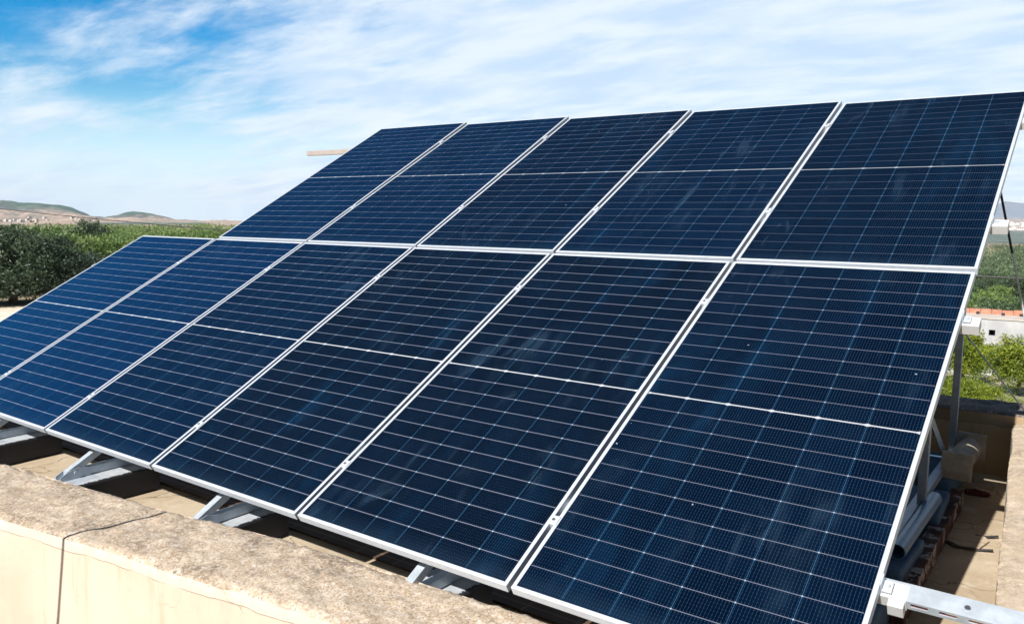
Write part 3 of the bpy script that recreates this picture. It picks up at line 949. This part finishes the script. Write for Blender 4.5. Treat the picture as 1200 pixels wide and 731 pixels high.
# flake of broken screed in the shade
b = MB()
pts = [(6.80, 2.42), (6.88, 2.36), (6.97, 2.38), (7.0, 2.52), (6.93, 2.64), (6.84, 2.60)]
b.add([(x_, y_, FZ+.004) for x_, y_ in pts] + [(x_, y_, FZ+.013) for x_, y_ in pts], [tuple(range(5, -1, -1)), tuple(range(6, 12))] + [(i, (i+1) % 6, 6+(i+1) % 6, 6+i) for i in range(6)])
setp(b.build('screed_flake', M['floor'], bevel=.003), 'loose flat flake of cement between the two black cable scraps', 'cement flake')

# guy wires
def wire(name, a, c_, r, mat, lab, cat, sag=0.0, n=12, parent=None):
    a = Vector(a); c_ = Vector(c_)
    pts = [a.lerp(c_, i/n) + Vector((0, 0, -sag*4*(i/n)*(1-i/n))) for i in range(n+1)]
    o = MB().tube(pts, r, 8).build(name, mat, parent, smooth=True)
    if lab: setp(o, lab, cat)
    return o
gw = empty('guy_wire', (6.76, 4.0, 1.5), 'thin stay running down behind the right rail end, black above and white below', 'wire')
a0, a1 = Vector((6.745, 4.0, 1.60)), Vector((7.11, 4.0, .06))
am = a0.lerp(a1, .34)
sub(wire('black_sleeve', a0, am, .0075, M['dark'], None, None), gw)
sub(wire('white_strand', am, a1, .0055, M['rope'], None, None), gw)
sub(wire('wall_hook', a1 + Vector((0, 0, -.03)), a1 + Vector((0, 0, .02)), .012, M['bolt'], None, None, n=2), gw)
wire('guy_wire', (6.715, 3.32, .62), (7.04, 3.86, .055), .005, M['galv'], 'thin grey stay from the rear post down to the corner of the back wall', 'wire')

# unseen rod added to cast the thin shadow across the front parapet
kk = math.tan(SUN_EL)
wt = Vector((3.87 - .05*1.45, -1.45, -.12 + 1.45*kk))
dd_ = Vector((-.085, 0, -.444)).normalized()
b = MB().tube([wt, wt + dd_*2.6, wt + dd_*5.35], [.009, .0095, .011], 8)
setp(b.build('shadow_rod', M['galv'], smooth=True), 'added unseen leaning rod beyond the left edge that draws the thin shadow on the front parapet', 'rod')

# beige bar behind the top row
bar = empty('antenna_mast', (-.9, 6.0, -4.4), 'beige horizontal bar on a mast, sticking out behind the upper left panel', 'mast')
b = MB().box((-2.37, 5.97, 2.105), (-.55, 6.03, 2.175))
sub(b.build('cross_bar', M['wood_beige'], bevel=.006), bar)
b = MB().tube([(-.9, 6.08, -4.5), (-.9, 6.08, 2.22)], .035, 12)
sub(b.build('mast_pole', M['galv'], smooth=True), bar)

# overhead cable on poles
cx = np.array([-32.31, -22.44, -15.93, 5.51, 6.21]); cz = np.array([1.22, .86, .60, .27, .26])
pf = np.polyfit(cx, cz, 2)
pts = [(x_, 14.0, float(np.polyval(pf, x_))) for x_ in np.linspace(-56, 34, 60)]
setp(MB().tube(pts, .017, 6).build('overhead_cable', M['dark'], smooth=True), 'black overhead cable sagging across in front of the fields and behind the panels', 'cable')
for x_, lab in ((-56, 'wooden pole carrying the overhead cable beyond the left edge of the photo'), (34, 'wooden pole carrying the overhead cable beyond the right edge of the photo')):
    zt = float(np.polyval(pf, x_)) + .35
    p_ = empty('utility_pole', (x_, 14.14, -6), lab, 'pole')
    b = MB().tube([(x_, 14.14, -10), (x_, 14.14, zt)], [.16, .11], 12)
    sub(b.build('pole_shaft', M['pole_wood'], smooth=True), p_)
    sub(MB().tube([(x_, 14.14, zt-.35), (x_, 14.0, zt-.35)], .035, 8).build('insulator', M['stone'], smooth=True), p_)

# ------------------------------------------------------------------ neighbour's outbuilding on the right
m, t = new_mat('grey_render')
co = obj_co(t)
c = t.mix(t.ramp(t.noise(co, .8, 6, .6, .4), .35, .65), (.44, .45, .46), (.60, .60, .59))
stv = t.n('ShaderNodeMapping', {'Vector': co, 'Scale': (2.2, 2.2, .35)}).outputs[0]
c = t.mix(t.m('MULTIPLY', t.ramp(t.noise(stv, 1.5, 6, .65), .5, .7), .5), c, (.34, .35, .36))
finish(t, c, .9, 0, t.noise(co, 12, 6, .7), .4, .02)
M['render_grey'] = m
M['brick_orange'] = simple('orange_brick', (.55, .25, .16), .9, 0, .25, 3, .4, .01)
hut = empty('outbuilding', at(-4.2, 50), 'low grey outbuilding with small square wall openings and an orange brick roof edge', 'building')
ca, sa = math.cos(rad(3)), math.sin(rad(3))
hx, hy = CAM.x + 48.0*math.sin(rad(-6.71)), CAM.y + 48.0*math.cos(rad(-6.71))
HM = Matrix.Translation((hx-1.3, hy, 0)) @ Matrix.Rotation(rad(4), 4, 'Z')
zt, zb = -3.92, -9.0
Wd, Dp = 10.0, 2.2
# front wall built round its two openings
b = MB()
ho = [(0.45, .28, -4.36), (2.05, .28, -4.46)]  # x, size, top z
xcuts = [0.0]
x_prev = 0.0
for (hx0, hs, hz) in ho:
    b.box((x_prev, 0, zb), (hx0, .22, zt), HM)
    b.box((hx0, 0, hz), (hx0+hs, .22, zt), HM)
    b.box((hx0, 0, zb), (hx0+hs, .22, hz-hs-.02), HM)
    x_prev = hx0+hs
b.box((x_prev, 0, zb), (Wd, .22, zt), HM)
b.box((0, .221, zb), (.22, Dp, zt), HM); b.box((Wd-.22, .221, zb), (Wd, Dp, zt), HM); b.box((.221, Dp-.22, zb), (Wd-.221, Dp, zt), HM)
sub(b.build('rendered_wall', M['render_grey']), hut)
b = MB().box((-.05, -.05, zt+.001), (Wd+.05, Dp+.05, zt+.06), HM)
sub(b.build('flat_roof', simple('pale_roof_cement', (.62, .56, .50), .9, 0, .15, 1.0)), hut)
b = MB()
x_ = 0.0
while x_ < Wd:
    L_ = .48 + .05*random.random(); hgt = .22 + .05*random.random()
    b.box((x_, Dp-.40, zt+.062), (x_+L_, Dp-.05, zt+.061+hgt), HM); x_ += L_+.012
sub(b.build('brick_edge', M['brick_orange'], bevel=.01), hut)
b = MB()
for x_, y_ in ((1.35, 1.5), (2.5, 1.45), (3.3, 1.55)):
    b = MB().box((x_, y_, zt+.062), (x_+.16, y_+.14, zt+.2), HM)
    setp(b.build('roof_stone', M['dark'], bevel=.03), 'dark stone lying on the roof edge of the outbuilding', 'stone', 'dark stones on the outbuilding roof')

# ------------------------------------------------------------------ trees
def crown_mesh(name, w_, h_, n_cl, per, leaf, mat, seed, flat=.8, lowcut=-.75):
    r_ = np.random.default_rng(seed)
    # clump centres inside an uneven ellipsoid
    cs = []
    while len(cs) < n_cl:
        p = r_.normal(size=3); p /= np.linalg.norm(p)
        p *= r_.uniform(.35, 1.0)**.6
        if p[2] < lowcut: continue
        lump = min(1.3, 1 + .22*math.sin(3*math.atan2(p[1], p[0])+seed) + .13*r_.normal())
        cs.append((p[0]*w_/2*lump, p[1]*w_/2*lump, p[2]*h_/2*float(np.clip(1+.10*r_.normal(), .8, 1.15))))
    cs = np.array(cs)
    sig = w_*.072*r_.uniform(.6, 1.5, n_cl)
    N = n_cl*per
    base = np.repeat(cs, per, 0)
    q = np.clip(r_.normal(size=(N, 3)), -1.9, 1.9); q *= np.repeat(sig, per)[:, None]; q[:, 2] *= flat
    cen = base+q
    d = r_.normal(size=(N, 3)); d /= np.linalg.norm(d, axis=1)[:, None]
    e = r_.normal(size=(N, 3)); e -= (e*d).sum(1)[:, None]*d; e /= np.linalg.norm(e, axis=1)[:, None]
    L = leaf*r_.uniform(.6, 1.4, N)[:, None]
    wd_ = L*.36
    v = np.stack([cen-d*L, cen+e*wd_, cen+d*L, cen-e*wd_], 1).reshape(-1, 3)
    me = bpy.data.meshes.new(name)
    me.vertices.add(len(v)); me.vertices.foreach_set('co', v.ravel())
    me.loops.add(len(v)); me.loops.foreach_set('vertex_index', np.arange(len(v)))
    me.polygons.add(N); me.polygons.foreach_set('loop_start', np.arange(0, len(v), 4)); me.polygons.foreach_set('loop_total', np.full(N, 4))
    me.update(); me.validate()
    at_ = me.attributes.new('tint', 'FLOAT', 'FACE')
    ct = np.repeat(r_.uniform(0, .6, n_cl), per)
    at_.data.foreach_set('value', np.clip(ct + r_.uniform(0, .42, N), 0, 1))
    me.materials.append(mat)
    return me, cs

def trunk_mesh(name, h_trunk, cs, seed, r0=.16):
    r_ = random.Random(seed)
    b = MB()
    top = Vector((r_.uniform(-.15, .15), r_.uniform(-.15, .15), h_trunk))
    b.tube([(0, 0, -.4), (0.04, 0, h_trunk*.4), top], [r0*1.35, r0, r0*.8], 9)
    idx = r_.sample(range(len(cs)), min(9, len(cs)))
    for i in idx:
        e = Vector(cs[i])
        mid = top.lerp(e, .5) + Vector((r_.uniform(-.2, .2), r_.uniform(-.2, .2), .1))
        b.tube([top, mid, e], [r0*.55, r0*.3, r0*.1], 6)
    me = bpy.data.meshes.new(name)
    me.from_pydata([tuple(v) for v in b.v], [], b.f); me.update()
    for p in me.polygons: p.use_smooth = True
    me.materials.append(M['bark'])
    return me

def tree_variant(kind, w_, h_, clear, n_cl, per, leaf, mat, seed, r0=.14):
    me, cs = crown_mesh(kind+'_crown', w_, h_-clear, n_cl, per, leaf, mat, seed)
    zc_ = clear + (h_-clear)/2
    cs2 = cs + np.array([0, 0, zc_])
    me.transform(Matrix.Translation((0, 0, zc_)))
    return me, trunk_mesh(kind+'_trunk', max(clear, .5)+.3, cs2, seed, r0)

V = {
 'olive_near': [tree_variant('olive', 4.6, 4.7, .25, 150, 190, .085, M['olive'], s_, .2) for s_ in (1, 2, 3)],
 'orchard': [tree_variant('orchard', 4.4, 4.0, .4, 90, 80, .13, M['orchard'], s_, .14) for s_ in (11, 12, 13)],
 'olive_far': [tree_variant('olive', 4.8, 3.6, .5, 80, 110, .13, M['valley'], s_, .16) for s_ in (21, 22, 23)],
 'citrus': [tree_variant('citrus', 2.1, 2.6, .5, 80, 240, .06, M['citrus'], s_, .07) for s_ in (31, 32)],
 'shrub': [tree_variant('shrub', 2.6, 1.2, .02, 60, 220, .05, M['citrus'], s_, .04) for s_ in (41,)],
}
def tree(kind, name, loc, sc, rz, lab, cat, group=None, var=0):
    cm, tm = V[kind][var % len(V[kind])]
    o = empty(name, loc, lab, cat, group)
    o.rotation_euler = (0, 0, rz); o.scale = sc if isinstance(sc, tuple) else (sc, sc, sc)
    c_ = bpy.data.objects.new('crown', cm); COL.objects.link(c_); c_.parent = o
    t_ = bpy.data.objects.new('trunk', tm); COL.objects.link(t_); t_.parent = o
    return o

# left: olive trees by the sandy yard
G1 = 'olive trees at the edge of the sandy yard'
for i, (az, d, sc, lab) in enumerate([
    (-67.4, 57.5, (1.3, 1.3, 1.02), 'tall dark grey green olive tree at the left edge, its top against the hills'),
    (-64.9, 57.0, (1.0, 1.0, .80), 'dark olive tree right of the tallest one, reaching the panel edge'),
    (-63.2, 60.5, (.95, .95, .62), 'smaller olive tree just above the edge of the leftmost panel'),
    (-70.3, 58, (1.1, 1.1, .95), 'olive tree beyond the left edge of the photo')]):
    tree('olive_near', 'olive_tree', at(az, d, -.1), sc, i*1.9, lab, 'tree', G1, i)
# orchard behind them
cnt = 0
G2 = 'orchard trees behind the olive trees on the left'
lab2 = 'mid green orchard tree among the rows behind the olive trees'
tries = []
r2 = random.Random(5)
for ring, d in enumerate(np.arange(66, 150, 6.2)):
    step = math.degrees(4.6/d)
    az = -71.0 + (ring % 2)*step/2
    while az < -53.0:
        tries.append((az + r2.uniform(-.25, .25)*step, d + r2.uniform(-1.2, 1.2)))
        az += step*r2.uniform(.95, 1.1)
for az, d in tries[:250]:
    s_ = r2.uniform(.82, 1.12)
    tree('orchard', 'orchard_tree', at(az, d, -.15), (s_, s_, s_*r2.uniform(.9, 1.12)), r2.uniform(0, 6.28), lab2, 'tree', G2, r2.randrange(3))
# one darker taller crown above the orchard line
tree('olive_far', 'olive_tree', at(-63.1, 152, -.1), (1.2, 1.2, 1.75), 1.0, 'single darker round tree standing above the orchard in front of the pale fields', 'tree', None, 1)

# right valley
G3 = 'olive trees in the valley behind the outbuilding'
r3 = random.Random(9)
k3 = 0
for ring, d in enumerate(np.arange(61, 200, 8.0)):
    step = math.degrees(7.4/d)
    az = -10.5 + (ring % 2)*step/2
    while az < -.5:
        if r3.random() < (.95 if d < 75 else .82):
            s_ = r3.uniform(.62, 1.15)
            kind = 'orchard' if r3.random() < .3 else 'olive_far'
            tree(kind, 'valley_tree', at(az + r3.uniform(-.3, .3)*step, d + r3.uniform(-1.5, 1.5), -.15), (s_, s_, s_*r3.uniform(.85, 1.05)), r3.uniform(0, 6.28),
                 'rounded tree in the valley grove behind the grey outbuilding', 'tree', G3, r3.randrange(3))
            k3 += 1
        az += step*r3.uniform(.9, 1.3)
# bushes this side of the outbuilding
tree('citrus', 'citrus_tree', at(-7.0, 42.5, -.1), (1.05, 1.05, .92), .4, 'yellow green young tree against the grey wall, beside the rack post', 'tree', None, 0)
tree('citrus', 'citrus_tree', at(-4.15, 39.5, -.1), (1.0, 1.0, .95), 2.4, 'bright yellow green tree at the right edge in front of the outbuilding', 'tree', None, 1)
tree('shrub', 'low_shrub', at(-6.2, 35.5, -.1), (.95, .8, .85), 1.0, 'low bright green shrub just above the dark back wall', 'shrub', None, 0)
tree('shrub', 'low_shrub', at(-7.7, 36.5, -.1), (.8, .8, .8), 2.0, 'low bright green shrub mostly hidden behind the rack post', 'shrub', None, 0)
# weeds on the open ground between
r_ = np.random.default_rng(77)
def leaf_patch(name, centres, sig, per, leaf, mat, lab, cat, hz=.5):
    cs = np.array(centres); n_cl = len(cs); N = n_cl*per
    base = np.repeat(cs, per, 0)
    q = np.clip(r_.normal(size=(N, 3)), -1.6, 1.6)*np.repeat(np.asarray(sig), per)[:, None]; q[:, 2] = np.abs(q[:, 2])*hz
    cen = base+q
    d = r_.normal(size=(N, 3)); d[:, 2] = np.abs(d[:, 2]) + .3; d /= np.linalg.norm(d, axis=1)[:, None]
    e = r_.normal(size=(N, 3)); e -= (e*d).sum(1)[:, None]*d; e /= np.linalg.norm(e, axis=1)[:, None]
    L = np.repeat(np.broadcast_to(leaf, (n_cl,)), per)[:, None]*r_.uniform(.6, 1.4, N)[:, None]
    v = np.stack([cen-d*L, cen+e*L*.4, cen+d*L, cen-e*L*.4], 1).reshape(-1, 3)
    me = bpy.data.meshes.new(name)
    me.vertices.add(len(v)); me.vertices.foreach_set('co', v.ravel())
    me.loops.add(len(v)); me.loops.foreach_set('vertex_index', np.arange(len(v)))
    me.polygons.add(N); me.polygons.foreach_set('loop_start', np.arange(0, len(v), 4)); me.polygons.foreach_set('loop_total', np.full(N, 4))
    me.update(); me.validate()
    a_ = me.attributes.new('tint', 'FLOAT', 'FACE')
    a_.data.foreach_set('value', np.clip(np.repeat(r_.uniform(0, .6, n_cl), per) + r_.uniform(0, .4, N), 0, 1))
    me.materials.append(mat)
    o = bpy.data.objects.new(name, me); COL.objects.link(o)
    return setp(o, lab, cat, kind='stuff')
cs = []
for _i in range(46):
    a_, d_ = r_.uniform(-10, -1), r_.uniform(28, 47.5)
    if math.sin(a_*2.1)+math.sin(d_*.7) > -.2: cs.append(tuple(at(a_, d_, 0)))
leaf_patch('weeds', cs, r_.uniform(.2, .6, len(cs)), 70, .04, M['weeds'], 'green and yellow weeds on the bare ground before the outbuilding', 'weeds', .2)
# far groves that read as one mass
cs = []
for _i in range(2600):
    a_ = r_.uniform(-74, -50); d_ = math.exp(r_.uniform(math.log(150), math.log(430)))
    cs.append(tuple(at(a_, d_, 1.7)))
leaf_patch('far_orchard', cs, np.full(len(cs), 1.5), 34, .42, M['orchard'], 'mass of green orchard before the pale fields', 'orchard', .8)
cs = []
for _i in range(2600):
    a_ = r_.uniform(-12, 0); d_ = math.exp(r_.uniform(math.log(190), math.log(560)))
    if mnoise.noise(Vector((a_*1.4, d_*.012, 0))) > -.25: cs.append(tuple(at(a_, d_, 1.2)))
leaf_patch('valley_grove', cs, np.full(len(cs), 1.5), 30, .42, M['grove'], 'far olive groves down in the valley on the right', 'grove', .7)

# village houses on the hillside and the far town
def house_mesh(name, w_, d_, h_, colr, roofc):
    me = bpy.data.meshes.new(name)
    b = MB()
    b.box((-w_/2, -d_/2, -3), (w_/2, d_/2, h_))
    nb = len(b.f)
    b.box((-w_/2-.15, -d_/2-.15, h_+.01), (w_/2+.15, d_/2+.15, h_+.5))
    b.box((-w_/4, -d_/4, h_+.51), (w_/5, d_/4, h_+2.2))
    nr_ = len(b.f)
    for xx2 in (-w_/3, -w_/12, w_/5):
        b.box((xx2, -d_/2-.06, 1.0), (xx2+1.1, -d_/2-.02, 2.4))
        b.box((w_/2+.02, xx2, 1.0), (w_/2+.06, xx2+1.1, 2.4))
    me.from_pydata([tuple(v) for v in b.v], [], b.f)
    for c_ in (colr, roofc, (.05, .05, .06)):
        me.materials.append(simple(name+'_paint', c_, .9, 0, .08, 1.0))
    me.polygons.foreach_set('material_index', [0]*nb + [1]*(nr_-nb) + [2]*(len(b.f)-nr_))
    me.update()
    return me
HMs = [house_mesh('white_house', 10, 9, 4, (.80, .78, .75), (.72, .68, .62)), house_mesh('cream_house', 13, 9, 6.5, (.74, .66, .56), (.62, .56, .5)), house_mesh('tiled_house', 9, 8, 3.6, (.78, .76, .72), (.42, .22, .15))]
r4 = random.Random(3)
for i in range(22):
    az = r4.choice([r4.gauss(-65.7, .8), r4.gauss(-63.9, .5), r4.gauss(-67.3, .7)]); d = r4.uniform(1350, 1900)
    k = r4.randrange(3)
    o = bpy.data.objects.new('village_house', HMs[k]); COL.objects.link(o)
    o.location = at(az, d, .0); o.rotation_euler = (0, 0, r4.uniform(0, 3.14)); s_ = r4.uniform(.4, .7); o.scale = (s_, s_, s_)
    setp(o, 'tiny pale village house at the foot of the left hill', 'house', 'village houses below the hill on the left')
for i in range(46):
    az = r4.uniform(-8.5, -1.5); d = r4.uniform(2700, 4200)
    k = r4.randrange(3)
    o = bpy.data.objects.new('town_building', HMs[k]); COL.objects.link(o)
    o.location = at(az, d, .0); o.rotation_euler = (0, 0, r4.uniform(0, 3.14)); s_ = r4.uniform(1.0, 2.0); o.scale = (s_*1.6, s_*1.3, s_)
    setp(o, 'tiny pale building of the far town in the valley on the right', 'building', 'far town buildings on the right')

# ------------------------------------------------------------------ haze
m, t = new_mat('haze')
pv = t.n('ShaderNodeVolumePrincipled', {'Color': (.80, .90, 1.0, 1), 'Density': 6.5e-5, 'Anisotropy': -0.15})
t.n('ShaderNodeOutputMaterial', {'Volume': pv.outputs[0]})
b = MB().box((CAM.x-9900, CAM.y-9900, -260), (CAM.x+9900, CAM.y+9900, 170))
hz = b.build('haze', m)
setp(hz, 'thin bluish haze over the whole landscape', 'haze', kind='stuff')
